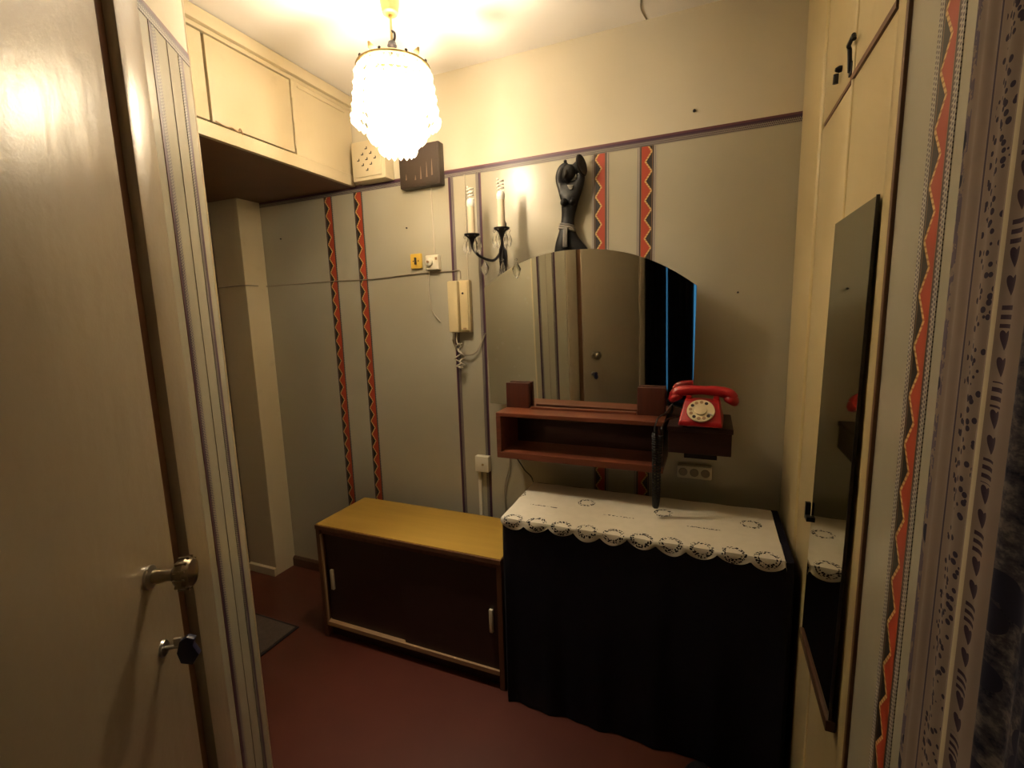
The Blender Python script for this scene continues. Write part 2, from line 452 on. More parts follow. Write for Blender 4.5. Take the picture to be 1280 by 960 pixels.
# left diagonal wall: local x along the wall from the corner, y out into the hall
wl = MB().box((0, -.12, 0), (1.0, 0, CEIL)).obj('wall_left', mat_two_zone('wall_left_paper', 2.105), None, loc=(A.x, A.y, 0), rotz=ROTL)
struct(wl, 'slanted left wall holding the cream door', 'wall')
def lstrip(name, mat, s, z0, L, w, par=wl):
    o = MB().box((-w/2, -.0012, 0), (w/2, 0, L)).obj(name, mat, par)
    o.matrix_local = Matrix.Translation((s, 0, z0)) @ Matrix.Rotation(PI, 4, 'Z'); return o
lstrip('dotted_strip', 'line', .176, .05, 2.04, .026); lstrip('dotted_strip', 'linef', .054, .05, 2.04, .022)
lstrip('dark_seam', 'grey_cable', .115, .05, 2.04, .0025)
o = MB().box((-.014, -.0012, 0), (.014, 0, .262)).obj('border_strip', 'line', wl)
o.matrix_local = Matrix.Translation((0, 0, 2.105)) @ Matrix(((0, 0, 1, 0), (0, -1, 0, 0), (-1, 0, 0, 0), (0, 0, 0, 1)))
MB().tube([(.004, -.004, 0), (.004, -.004, CEIL)], .006, 10).obj('corner_bead', 'cream', wl, True)
# door casing (trim) and door
tr = thing('trim_1', 'cream painted casing around the left door', 'trim', (A.x, A.y, 0), ROTL, kind='structure')
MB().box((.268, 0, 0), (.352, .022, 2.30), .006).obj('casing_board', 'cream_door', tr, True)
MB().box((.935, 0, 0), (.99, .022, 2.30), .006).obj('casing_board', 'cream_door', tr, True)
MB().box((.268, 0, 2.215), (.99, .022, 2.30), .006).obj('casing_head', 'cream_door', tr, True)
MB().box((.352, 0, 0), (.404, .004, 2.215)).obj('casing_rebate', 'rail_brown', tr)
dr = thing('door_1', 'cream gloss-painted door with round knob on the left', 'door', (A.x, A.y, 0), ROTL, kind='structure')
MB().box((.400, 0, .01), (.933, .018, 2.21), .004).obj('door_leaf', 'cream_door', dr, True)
kn = Matrix.Translation((.483, .018, 1.085)) @ Matrix.Rotation(-PI/2, 4, 'X')
MB().lathe([(0, 0), (.020, 0), (.020, .004), (.014, .007), (0, .007)], 24, kn).obj('knob_rosette', 'steel', dr, True)
kb = MB().lathe([(0, .006), (.011, .006), (.012, .016), (.010, .028), (.011, .036), (.020, .042), (.026, .050), (.027, .058), (.022, .066), (.010, .070), (0, .071)], 24, kn).obj('knob', 'knob_metal', dr, True)
for i in range(12):
    a = 2*PI*i/12
    m = MB(); m.box((-.0018, .022, .046), (.0018, .0285, .063), .0008); bmesh.ops.transform(m.b, matrix=kn @ Matrix.Rotation(a, 4, 'Z'), verts=m.b.verts)
    m.obj('knob_rib', 'knob_metal', kb)
MB().lathe([(0, 0), (.015, 0), (.013, .004), (0, .004)], 20, Matrix.Translation((.474, .018, .948)) @ Matrix.Rotation(-PI/2, 4, 'X')).obj('lock_escutcheon', 'steel', dr, True)
# wall of the passage on the near side, passage end and pier
wp = MB().prism([(A.x, A.y), (-3.0, A.y), (-3.0, A.y-.12), (A.x-.10, A.y-.12)], 2, 0, CEIL).obj('wall_passage', 'paper'); struct(wp, 'papered near wall of the side passage', 'wall')
pr = MB().box((-2.70, 1.84, 0), (-2.34, D, CEIL), .004).obj('wall_pier', 'cream'); struct(pr, 'cream pier at the far end of the passage', 'wall')
we = MB().box((-2.80, A.y-.1, 0), (-2.62, 1.86, CEIL)).obj('wall_passage_end', 'brown'); struct(we, 'dark brown end of the passage', 'wall')
tj = MB().box((-2.62, 1.74, 0), (-2.555, 1.838, 2.1), .005).obj('trim_2', 'brown'); struct(tj, 'dark brown door post against the cream pier', 'trim')
bb = MB().prism([(D, 0), (D-.018, 0), (D-.018, .05), (D-.008, .06), (D, .06)], 0, -2.34, .25).obj('baseboard_back', 'brown'); struct(bb, 'brown skirting along the back wall', 'baseboard')
bp = MB().prism([(1.84, 0), (1.826, 0), (1.826, .045), (1.84, .05)], 0, -2.555, -2.34).obj('baseboard_pier', 'cream'); struct(bp, 'low skirting at the foot of the cream pier', 'baseboard')

# dark room behind the camera
E1 = A + U*1.0
w1 = MB().prism([(E1.x, E1.y), (E1.x-.098, E1.y-.069), (-1.7, E1.y-.1), (-1.7, E1.y)], 2, 0, CEIL).obj('wall_room_left', 'paper'); struct(w1, 'room side of the slanted door wall', 'wall')
w2 = MB().box((XR, -.3, 0), (1.7, -.2, CEIL)).obj('wall_room_right', 'paper'); struct(w2, 'room side of the right wall', 'wall')
w3 = MB().box((-1.8, -2.7, 0), (-1.7, -.1, CEIL)).obj('wall_room_west', 'paper'); struct(w3, 'left wall of the dark room', 'wall')
w4 = MB().box((1.6, -2.7, 0), (1.7, -.2, CEIL)).obj('wall_room_east', 'paper'); struct(w4, 'right wall of the dark room', 'wall')
m = MB(); Y0, Y1 = -2.7, -2.6
m.box((-1.7, Y0, 0), (1.6, Y1, .06)); m.box((-1.7, Y0, 2.2), (1.6, Y1, CEIL)); m.box((-1.7, Y0, .06), (-.95, Y1, 2.2)); m.box((.55, Y0, .06), (1.6, Y1, 2.2))
w5 = m.obj('wall_rear', 'paper'); struct(w5, 'window wall of the dark room', 'wall')
wi = thing('window_1', 'window of the dark room behind drawn curtains', 'window', (-.2, -2.65, .06), kind='structure')
for a, b in (((-.75, -.03, 0), (-.70, .03, 2.14)), ((.70, -.03, 0), (.75, .03, 2.14)), ((-.75, -.03, 0), (.75, .03, .05)), ((-.75, -.03, 2.09), (.75, .03, 2.14)), ((-.025, -.03, 0), (.025, .03, 2.14))):
    MB().box(a, b, .004).obj('window_frame', 'cream', wi)
for a, b in (((-.70, -.004, .05), (-.025, .004, 2.09)), ((.025, -.004, .05), (.70, .004, 2.09))):
    MB().box(a, b).obj('pane', 'pane', wi)
def hung_curtain(name, label, xs0, xs1, xb0, xb1, y, z0, z1, mat, folds):
    t = bmesh.new(); n = folds*8; rows = []
    for j in range(9):
        f = j/8; z = z1 + (z0-z1)*f
        a = xs0 + (xb0-xs0)*f; b = xs1 + (xb1-xs1)*f
        rows.append([t.verts.new((a + (b-a)*i/n, y + .02*math.sin(2*PI*i/8)*(.6+.4*f), z)) for i in range(n+1)])
    for r0, r1 in zip(rows, rows[1:]):
        for i in range(n): t.faces.new((r0[i], r0[i+1], r1[i+1], r1[i]))
    mm = MB().merge(t); o = mm.obj(name, mat, None, True, ang=80)
    sm = o.modifiers.new('thick', 'SOLIDIFY'); sm.thickness = .004
    return o
c1 = hung_curtain('window_curtain', '', -1.25, -.750, -1.25, -.722, -2.5, .03, 2.4, 'dark_curtain', 8); tag(c1, 'dark drawn curtain left of the thin blue slit in the mirror', 'curtain', 'dark window curtains')
c2 = hung_curtain('window_curtain', '', -.732, -.425, -.705, -.400, -2.47, .03, 2.4, 'dark_curtain', 4); tag(c2, 'dark curtain between the two blue slits in the mirror', 'curtain', 'dark window curtains')
c3 = hung_curtain('window_curtain', '', -.395, .9, -.375, .9, -2.5, .03, 2.4, 'dark_curtain', 10); tag(c3, 'dark curtain right of the second blue slit in the mirror', 'curtain', 'dark window curtains')

# ================================================================== overhead cupboard over the passage
XC = -1.66
oc = thing('overhead_cupboard', 'cream overhead cupboard under the ceiling above the passage', 'cupboard', (XC, A.y, 2.155))
L = D - A.y
m = MB(); m.box((-.90, .004, 0), (-.02, L-.002, .030)); m.box((-.90, .004, .03), (-.88, L-.002, .414)); m.obj('bottom_board', 'rail_brown', oc)  # underside gets no direct lamplight; that shade is put in as brown
MB().box((-.022, .002, 0), (0, L-.002, .052), .003).obj('front_rail', 'cream', oc, True)
MB().box((-.022, .002, .352), (0, L-.002, .414), .003).obj('top_rail', 'cream', oc, True)
MB().box((-.004, .002, .366), (.020, L-.002, .414), .008).obj('cornice', 'cream', oc, True)
MB().box((-.10, .004, .052), (-.03, L-.004, .352)).obj('carcass', 'darkline', oc)
for y0, y1 in ((.05, .424), (.434, .799)):
    MB().box((-.026, y0, .059), (-.003, y1, .347), .003).obj('cupboard_door', 'cream', oc, True)
MB().box((-.026, .806, .052), (-.001, L-.002, .352), .002).obj('fixed_panel', 'cream', oc, True)
MB().box((-.002, .835, .330), (.004, 1.12, .338), .002).obj('panel_bead', 'cream', oc, True)
MB().tube(smooth_path([(.003, .44, .062), (.012, .47, .052), (.006, .50, .058), (.012, .52, .050), (.006, .535, .066), (.010, .54, .045)]), .0022, 6).obj('latch_string', 'pale_rail', oc, True)
for z in (.10, .20, .30):
    MB().tube([(.001, .803, z-.022), (.001, .803, z+.022)], .004, 8).obj('hinge', 'cream', oc, True)

# ================================================================== closet on the right
cl = thing('built_in_closet', 'cream built-in closet with a long dark mirror on its door', 'closet', (XR, 1.0, 0))
Lc = D - 1.0
MB().box((.02, .0, 0), (.60, Lc-.002, CEIL-.002)).obj('carcass', 'darkline', cl)
MB().box((-.004, .645, 0), (.02, Lc-.002, CEIL-.002), .014, 4).obj('corner_post', 'cream_closet', cl, True)
MB().box((.0, .004, 0), (.02, .045, CEIL-.002), .003).obj('side_post', 'cream_closet', cl, True)
for y0, y1 in ((.048, .318), (.326, .640)):
    MB().box((.002, y0, .03), (.019, y1, 1.988), .003).obj('closet_door', 'cream_closet', cl, True)
    MB().box((.002, y0, 2.002), (.019, y1, CEIL-.03), .003).obj('upper_door', 'cream_closet', cl, True)
MB().tube([(.004, .322, .03), (.004, .322, CEIL-.03)], .006, 10).obj('center_bead', 'cream_closet', cl, True)
MB().box((.002, .004, 0), (.019, .640, .028)).obj('plinth', 'cream_closet', cl)
MB().box((-.002, .050, 1.989), (.006, .335, 2.001)).obj('gap_shadow_rail', 'rail_brown', cl)
MB().box((.0015, .335, 1.9905), (.006, .615, 1.9995)).obj('gap_shadow_rail', 'rail_brown', cl)
m = MB(); m.tube([(-.003, .338, 2.012), (-.006, .338, 2.058), (-.010, .332, 2.064), (-.010, .290, 2.066), (-.010, .284, 2.055)], .0045, 8); m.box((-.003, .325, 2.005), (.004, .350, 2.03), .001); m.obj('latch_hook', 'black', cl, True)
m = MB(); m.lathe([(0, 0), (.007, 0), (.008, .008), (.004, .016), (0, .017)], 12, Matrix.Translation((.004, .445, 2.064)) @ Matrix.Rotation(-PI/2, 4, 'Y')); m.tube([(-.008, .450, 2.056), (-.008, .453, 2.035)], .006, 8); m.obj('latch_knob', 'black', cl, True)

# the tall mirror hanging on the closet, its foot standing proud
cm = thing('closet_mirror', 'tall narrow frameless dark mirror on the cream closet door', 'mirror', (XR, 1.0, 0))
def xm(z): return -.0025 - (1.69-z)/1.08*.007
m = MB(); t = bmesh.new(); vs = []
for x_off in (-.005, 0.0):
    for (y, z) in ((.050, 1.690), (.352, 1.690), (.378, .632), (.062, .632)):
        vs.append(t.verts.new((xm(z)+x_off, y, z)))
for f in ((0, 1, 2, 3), (7, 6, 5, 4), (0, 4, 5, 1), (1, 5, 6, 2), (2, 6, 7, 3), (3, 7, 4, 0)): t.faces.new([vs[i] for i in f])
bmesh.ops.recalc_face_normals(t, faces=t.faces[:]); m.merge(t); m.obj('mirror_glass', 'mirror_dark', cm)
m = MB(); t = bmesh.new(); vs = []
for x_off in (-.0055, .0):
    for (y, z) in ((.0485, 1.692), (.0505, 1.692), (.0625, .630), (.0605, .630)):
        vs.append(t.verts.new((xm(z)+x_off, y, z)))
for f in ((0, 1, 2, 3), (7, 6, 5, 4), (0, 4, 5, 1), (1, 5, 6, 2), (2, 6, 7, 3), (3, 7, 4, 0)): t.faces.new([vs[i] for i in f])
bmesh.ops.recalc_face_normals(t, faces=t.faces[:]); m.merge(t); m.obj('mirror_edge', 'black', cm)
MB().box((-.020, .058, .606), (.0, .382, .632), .003).obj('mirror_ledge', 'brown', cm, True)
m = MB(); m.box((-.022, .372, .940), (-.010, .402, .952)); m.box((-.022, .392, .940), (-.010, .402, .985)); m.obj('mirror_clip', 'black', cm)

# ================================================================== printed curtain by the camera
def printed_curtain():
    t = bmesh.new(); uvl = t.loops.layers.uv.new('UVMap')
    n = 150; rows = []; Lw = .60
    path = []; acc = 0; prev = None
    for i in range(n+1):
        f = i/n
        y = .746 - .40*f
        x = .268 - .026*f - .012*f*(1-math.cos(2*PI*f*6.2))*.5 - .0035*f**.5*math.sin(2*PI*f*11)
        p = Vector((x, y));
        acc = .40*f
        path.append((p, acc)); prev = p
    zs = [CEIL-.03 - (CEIL-.05)*j/26 for j in range(27)]
    for j, z in enumerate(zs):
        f = j/26
        rows.append([t.verts.new((p.x - .05*f*a*abs(math.sin(8*a+2.0*f)) , p.y + .10*f*a*math.sin(5*a+3*f), z)) for p, a in path])
    for j in range(26):
        for i in range(n):
            fc = t.faces.new((rows[j][i], rows[j][i+1], rows[j+1][i+1], rows[j+1][i]))
            for l, (ii, jj) in zip(fc.loops, ((i, j), (i+1, j), (i+1, j+1), (i, j+1))): l[uvl].uv = (path[ii][1], zs[jj])
    me = bpy.data.meshes.new('printed_curtain'); t.to_mesh(me); t.free()
    me.polygons.foreach_set('use_smooth', [True]*len(me.polygons)); me.materials.append(MAT['print'])
    o = bpy.data.objects.new('printed_curtain', me); COL.objects.link(o)
    s_ = o.modifiers.new('thick', 'SOLIDIFY'); s_.thickness = .0015
    return o
tag(printed_curtain(), 'printed cotton curtain with hearts, dots and flowers at the right', 'curtain')

# ================================================================== chandelier
CZ = CEIL
ch = thing('chandelier', 'glowing cascade chandelier of hanging crystals under the ceiling', 'chandelier', (LAMP.x, LAMP.y, CEIL))
MB().lathe([(0, 0), (.040, -.001), (.038, -.02), (.030, -.08), (.026, -.100), (.021, -.104), (0, -.104)], 28).obj('canopy', 'canopy', ch, True)
MB().tube([(0, 0, -.10), (0, 0, -.26)], .0045, 8).obj('rod', 'brass', ch, True)
m = MB(); m.tube(smooth_path([(.0, 0, -.150), (.012, 0, -.160), (.010, 0, -.178), (-.004, 0, -.184)]), .004, 8); m.lathe([(0, -.180), (.012, -.184), (.016, -.196), (.008, -.210), (0, -.212)], 14); m.obj('hook', 'black', ch, True)
TOPZ = -.265
def ring(r, z, name='ring'):
    pts = [(r*math.cos(2*PI*i/48), r*math.sin(2*PI*i/48), z) for i in range(49)]
    return MB().tube(pts, .005, 8).obj(name, 'brass', ch, True)
R1, R2, R3 = .116, .086, .054
rg = ring(R1, TOPZ); ring(R2, TOPZ-.03); ring(R3, TOPZ-.05)
for i in range(5):
    a = 2*PI*i/5 + .35
    m = MB(); m.tube(smooth_path([(0, 0, -.245), (.05*math.cos(a), .05*math.sin(a), -.252), (R1*math.cos(a), R1*math.sin(a), TOPZ)]), .005, 8)
    m.obj('arm', 'brass', ch, True)
    # added leaf-shaped plates between the bulbs, blocking light to streak the ceiling
    b = a + PI/5; m = MB(); t = bmesh.new()
    ca, sa = math.cos(b), math.sin(b); pl = []
    for (r, w, z) in ((.040, .008, -.275), (.060, .014, -.268), (.090, .019, -.258), (.115, .012, -.252), (.128, .003, -.242)):
        pl.append([t.verts.new((r*ca - w*s_*sa, r*sa + w*s_*ca, z)) for s_ in (-1, 1)])
    for p, q in zip(pl, pl[1:]): t.faces.new((p[0], p[1], q[1], q[0]))
    bmesh.ops.solidify(t, geom=t.faces[:], thickness=.002)
    m.merge(t); m.obj('ceiling_shade_plate', 'brass', ch, True)
for i in range(9):
    a = 2*PI*i/9 + .1
    MB().lathe([(0, -.004), (.005, -.002), (.005, .004), (0, .009)], 10, Matrix.Translation((R1*math.cos(a), R1*math.sin(a), TOPZ+.004))).obj('finial', 'black', ch, True)
def strand_mesh(n, step, w):
    m = MB()
    for k in range(n):
        z = -step*(k+.5); f = 1.0 if k < n-1 else 1.25
        m.lathe([(0, z+step*.5), (w*.5, z+step*.30), (w*f, z), (w*.62*f, z-step*.30), (0, z-step*.52)], 6)
    me = m.mesh(); me.name = 'crystal_strand'; me.materials.append(MAT['strand']); return me
def hang(r, z, cnt, me, ph=0):
    for i in range(cnt):
        a = 2*PI*i/cnt + ph
        o = bpy.data.objects.new('crystal_strand', me); COL.objects.link(o); o.parent = ch
        o.location = (r*math.cos(a), r*math.sin(a), z - random.random()*.006); o.rotation_euler = (0, 0, a)
        # lower strands lean inward
        o.rotation_euler = (0, -.13 if r > .1 else 0, a) 
hang(R1, TOPZ-.004, 34, strand_mesh(5, .034, .0105))
hang(R2, TOPZ-.034, 26, strand_mesh(5, .038, .0105), .05)
hang(R3, TOPZ-.054, 16, strand_mesh(5, .042, .0105), .1)
for i in range(5):
    a = 2*PI*i/5 + .35
    p = (.068*math.cos(a), .068*math.sin(a), -.250)
    sk = MB().lathe([(0, 0), (.013, 0), (.013, .03), (.010, .034), (0, .034)], 14, Matrix.Translation((p[0], p[1], -.345))).obj('bulb_socket', 'canopy', ch, True)
    MB().lathe([(0, 0), (.010, .002), (.016, .016), (.017, .028), (.012, .046), (.004, .058), (0, .060)], 16, Matrix.Translation((p[0], p[1], -.312))).obj('bulb', 'bulb', ch, True)
    ld = bpy.data.lights.new('bulb_light', 'POINT'); ld.energy = LAMP_POWER; ld.color = LAMP_COLOR; ld.shadow_soft_size = .016
    lo = bpy.data.objects.new('bulb_light', ld); COL.objects.link(lo); lo.parent = ch; lo.location = (p[0]*.2, p[1]*.2, -.300 - .02*i)

# ================================================================== boxes high on the back wall
bx = thing('speaker_box', 'cream perforated speaker box on the wall under the ceiling cupboard end', 'speaker', (-1.515, D, 2.155))
MB().box((-.100, -.070, 0), (.092, -.001, .178), .006).obj('housing', 'cream', bx, True)
MB().box((-.078, -.076, .016), (.074, -.068, .164), .003).obj('grille_plate', 'cream', bx, True)
for i in range(5):
    for j in range(5):
        if abs(i-2)+abs(j-2) <= 3 and (i+j) % 2 == 0:
            m = MB(); m.box((-.010, -.0775, -.002), (.001, -.0755, .002)); m.box((-.001, -.0775, -.002), (.003, -.0755, .009))
            m.obj('grille_slot', 'hole', bx, loc=((i-2)*.024-.004, 0, .090+(j-2)*.024))
db = thing('chime_box', 'dark brown flat box with worn slits beside the chandelier', 'box', (-1.255, D, 2.098))
MB().box((-.108, -.045, 0), (.108, -.001, .182), .004).obj('cover', 'meter_brown', db, True)
MB().box((-.100, -.048, .008), (.100, -.044, .174), .002).obj('face_panel', 'meter_brown', db, True)
for x, z0, z1 in ((-.070, .035, .06), (.010, .03, .085), (.042, .035, .10), (.070, .04, .11), (-.02, .03, .05)):
    MB().prism([(x-.004, z0), (x+.004, z0), (x+.001, z1)], 1, -.0492, -.0475).obj('slit', 'meter_slit', db)

# ================================================================== switch, socket, intercom, cables
sw = thing('yellow_switch', 'small yellow rotary switch plate on the silver wallpaper', 'switch', (-1.322, D, 1.735))
MB().box((-.031, -.012, 0), (.031, -.001, .070), .003).obj('plate', 'yellow', sw, True)
m = MB(); m.box((-.004, -.022, .018), (.004, -.012, .052), .002); m.obj('lever', 'hole', sw, True)
for x in (-.014, .014): MB().lathe([(0, 0), (.003, 0), (.003, .002), (0, .002)], 10, Matrix.Translation((x, -.012, .035)) @ Matrix.Rotation(PI/2, 4, 'X')).obj('screw', 'hole', sw)
so = thing('cable_junction', 'square white junction box with round cap beside the yellow switch', 'junction box', (-1.222, D, 1.722))
MB().box((-.035, -.030, 0), (.035, -.001, .068), .005).obj('housing', 'white_pl', so, True)
MB().lathe([(0, 0), (.020, 0), (.019, .010), (.012, .014), (0, .014)], 20, Matrix.Translation((-.012, -.030, .036)) @ Matrix.Rotation(PI/2, 4, 'X')).obj('cap', 'white_pl', so, True)
MB().lathe([(0, 0), (.006, 0), (.006, .005), (0, .006)], 12, Matrix.Translation((-.012, -.044, .036)) @ Matrix.Rotation(PI/2, 4, 'X')).obj('cap_screw', 'pale_rail', so, True)
MB().box((.020, -.033, .044), (.030, -.029, .056)).obj('cap_mark', 'pale_rail', so)

ic = thing('intercom', 'ivory intercom handset on the wall between the dotted strips', 'intercom', (-1.082, D, 1.425))
MB().box((-.046, -.030, 0), (.052, -.001, .240), .006).obj('base', 'intercom', ic, True)
MB().box((-.048, -.058, .002), (.004, -.030, .238), .008).obj('handset', 'intercom', ic, True)
MB().box((.007, -.036, .010), (.047, -.030, .232), .003).obj('face_panel', 'intercom', ic, True)
MB().lathe([(0, 0), (.005, 0), (.004, .004), (0, .005)], 12, Matrix.Translation((.021, -.036, .180)) @ Matrix.Rotation(PI/2, 4, 'X')).obj('button', 'hole', ic, True)
MB().box((.018, -.038, .014), (.034, -.036, .022)).obj('label_plate', 'pale_rail', ic)
# the coiled white handset cord hanging under it
pts = [(-.020, -.035, .004), (-.022, -.035, -.03), (-.012, -.04, -.06)]
for k in range(60):
    a = k*.62; f = k/59
    pts.append((-.008 + .013*math.cos(a) + .012*math.sin(f*PI*2), -.035 + .010*math.sin(a), -.050 - .115*math.sin(f*PI)))
MB().tube(smooth_path(pts, 2), .0032, 6).obj('cord', 'white_cable', ic, True)

def cable(name, label, pts, r, mat, n=6, sm=True):
    return tag(MB().tube(smooth_path(pts) if sm else pts, r, n).obj(name, mat, None, True), label, 'cable')
cable('wall_cable', 'thin cable running level across the left wallpaper to the junction box',
      [(-2.55, 1.836, 1.695), (-2.345, 1.836, 1.700), (-2.335, 1.90, 1.70), (-2.32, D-.004, 1.700), (-1.85, D-.004, 1.703), (-1.6, D-.004, 1.700), (-1.3, D-.004, 1.712), (-1.13, D-.004, 1.712), (-1.09, D-.004, 1.712), (-1.086, D-.004, 1.672)], .0026, 'grey_cable')
cable('drop_cable', 'thin pale cable from the dark chime box down to the junction box', [(-1.222, D-.004, 2.095), (-1.221, D-.004, 1.95), (-1.219, D-.004, 1.795)], .003, 'white_cable')
cable('loose_cable', 'loose thin wire drooping below the yellow switch', [(-1.255, D-.006, 1.715), (-1.258, D-.010, 1.62), (-1.245, D-.008, 1.53), (-1.205, D-.004, 1.475)], .0028, 'white_cable')
cable('riser_cable', 'pale cable rising from the intercom past the sconce', [(-1.045, D-.004, 1.668), (-1.046, D-.004, 1.80), (-1.044, D-.004, 2.13)], .0028, 'white_cable')
cable('side_wire', 'dark wire looping from the intercom cord to the arched mirror edge', [(-1.145, D-.005, 1.39), (-1.11, D-.012, 1.335), (-1.06, D-.02, 1.318), (-1.01, D-.014, 1.335), (-.965, D-.006, 1.42)], .003, 'grey_cable')

jb = thing('wall_socket', 'small white outlet box above the yellow console', 'outlet', (-.998, D, .752))
MB().box((-.036, -.034, 0), (.036, -.001, .078), .005).obj('housing', 'white_pl', jb, True)
MB().lathe([(0, 0), (.006, 0), (.005, .003), (0, .003)], 12, Matrix.Translation((.006, -.034, .038)) @ Matrix.Rotation(PI/2, 4, 'X')).obj('screw', 'brass', jb, True)
MB().box((-.032, -.014, -.70), (-.016, -.001, 0), .002).obj('cable_duct', 'white_pl', jb, True)
so3 = thing('triple_socket', 'dim white triple socket under the telephone shelf', 'outlet', (-.043, D, .825))
MB().box((-.065, -.030, 0), (.065, -.001, .052), .005).obj('housing', 'white_pl', so3, True)
for x in (-.042, 0, .042):
    MB().lathe([(0, 0), (.017, 0), (.015, .003), (.0, .003)], 16, Matrix.Translation((x, -.030, .026)) @ Matrix.Rotation(PI/2, 4, 'X')).obj('socket_face', 'grey_cable', so3, True)
cable('hanging_wire', 'thin dark wire dropping under the left end of the mirror shelf', [(-.835, D-.01, .925), (-.83, D-.02, .86), (-.78, D-.03, .79), (-.73, D-.035, .72), (-.725, D-.02, .45)], .003, 'black_cable')
cable('floor_wire', 'thin wire hanging between outlet box and lace-covered chest', [(-.865, D-.008, .93), (-.86, D-.01, .80), (-.89, D-.012, .66), (-.88, D-.012, .40)], .0025, 'grey_cable')

# ================================================================== wall sconce
sc = thing('wall_sconce', 'two-armed black iron wall sconce with candle bulbs and glass drops', 'wall lamp', (-.865, D, 1.74))
m = MB(); m.prism([(-.012, -.06), (.012, -.06), (.020, .02), (.012, .10), (.020, .16), (0, .20), (-.020, .16), (-.012, .10), (-.020, .02)], 1, -.010, -.001, .002); m.obj('back_plate', 'black', sc, True)
ARMS = ((-.090, -.125, .105), (.050, -.125, .118))
for k, (ax, ay, az) in enumerate(ARMS):
    MB().tube(smooth_path([(0, -.010, .05), (ax*.25, ay*.45, .00), (ax*.7, ay*.9, .015), (ax, ay, .055), (ax, ay, az-.014)]), .006, 8).obj('arm', 'black', sc, True)
    MB().lathe([(0, -.055), (.006, -.05), (.010, -.030), (.018, -.012), (.032, -.004), (.034, .002), (.014, .003), (0, .003)], 20, Matrix.Translation((ax, ay, az))).obj('drip_cup', 'black', sc, True)
    MB().lathe([(0, 0), (.0155, 0), (.0150, .108), (.016, .112), (0, .112)], 20, Matrix.Translation((ax, ay, az))).obj('candle_sleeve', 'candle', sc, True)
    b0 = MB().lathe([(0, 0), (.012, 0), (.017, .010), (.017, .026), (.012, .036), (0, .038)], 20, Matrix.Translation((ax, ay, az+.110))).obj('bulb', 'tube', sc, True)
    pts = [(.012*math.cos(q*.5), .012*math.sin(q*.5), .036 + q*.0011) for q in range(46)]
    MB().tube([(p[0]+ax, p[1]+ay, p[2]+az+.110) for p in pts], .0035, 8).obj('spiral_tube', 'tube', b0, True)
    for j in range(6):
        a = 2*PI*j/6 + .4; px, py = ax + .031*math.cos(a), ay + .031*math.sin(a); zt = az - .002
        dp = MB(); dp.lathe([(0, 0), (.006, -.006), (.006, -.010), (0, -.016)], 8, Matrix.Translation((px, py, zt)))
        dp.lathe([(0, -.016), (.010, -.038), (.012, -.050), (.008, -.066), (0, -.082)], 6, Matrix.Translation((px, py, zt)) @ Matrix.Diagonal((1, .6, 1, 1)))
        dp.obj('glass_drop', 'glass', sc)
for (px, py, pz, s_) in ((-.048, -.095, .012, 1.3), (.012, -.05, -.02, 1.2), (.040, -.10, .0, 1.2), (.108, -.115, -.005, 1.25), (-.01, -.03, -.04, 1.1)):
    dp = MB(); dp.lathe([(0, 0), (.006*s_, -.006), (0, -.014), (.004, -.018), (.016*s_, -.045), (.010*s_, -.068), (0, -.085)], 8, Matrix.Translation((px, py, pz)) @ Matrix.Diagonal((1, .5, 1, 1)))
    dp.obj('glass_drop', 'glass', sc)

# ================================================================== carved figure on the wall
fg = thing('carved_figure', 'black carved wooden torso figure with raised arms above the arched mirror', 'figurine', (-.545, D-.034, 1.75))
def skin(name, verts, edges, mat, parent, sub=2, flat=.55, root=0):
    me = bpy.data.meshes.new(name); me.from_pydata([v[0] for v in verts], edges, []); me.materials.append(MAT[mat])
    o = bpy.data.objects.new(name, me); COL.objects.link(o); o.parent = parent
    md = o.modifiers.new('skin', 'SKIN'); md.use_smooth_shade = True
    for i, v in enumerate(verts):
        sv = me.skin_vertices[0].data[i]; r = v[1]; sv.radius = (r, r) if not isinstance(r, tuple) else r; sv.use_root = (i == root)
    o.modifiers.new('sub', 'SUBSURF').levels = sub; o.modifiers['sub'].render_levels = sub
    o.scale = (1, flat, 1)
    return o
V = [((-.022, 0, .036), (.054, .046)), ((-.018, 0, .078), (.040, .038)), ((-.013, 0, .120), (.026, .028)), ((-.008, 0, .160), (.033, .032)), ((-.001, -.004, .205), (.043, .040)), ((.003, -.002, .250), (.050, .040)), ((.002, -.004, .285), (.024, .022)),
     ((-.036, -.004, .264), (.021, .021)), ((-.049, -.006, .300), (.019, .019)), ((-.036, -.014, .333), (.018, .017)), ((-.004, -.016, .346), (.015, .014)),
     ((.042, -.002, .264), (.021, .021)), ((.049, -.004, .296), (.018, .018)), ((.036, -.012, .326), (.016, .016)), ((.014, -.014, .340), (.014, .014)),
     ((-.044, 0, .0), (.036, .034)), ((-.048, 0, -.045), (.026, .024)), ((.020, 0, .024), (.036, .034)), ((.062, 0, -.014), (.030, .028)), ((.080, 0, -.045), (.022, .020))]
Ed = [(0, 1), (1, 2), (2, 3), (3, 4), (4, 5), (5, 6), (5, 7), (7, 8), (8, 9), (9, 10), (5, 11), (11, 12), (12, 13), (13, 14), (0, 15), (15, 16), (0, 17), (17, 18), (18, 19)]
skin('body', V, Ed, 'carved', fg)
hm = Matrix.Translation((-.002, -.014, .308)) @ Matrix.Rotation(.45, 4, 'Y') @ Matrix.Diagonal((.95, .75, 1, 1))
MB().lathe([(0, -.036), (.014, -.032), (.025, -.016), (.030, .002), (.029, .016), (.020, .030), (0, .036)], 20, hm).obj('head', 'carved', fg, True)
MB().lathe([(0, -.020), (.006, -.016), (.008, 0), (.005, .012), (0, .016)], 10, Matrix.Translation((-.008, -.036, .304)) @ Matrix.Rotation(.3, 4, 'Y')).obj('nose', 'carved', fg, True)
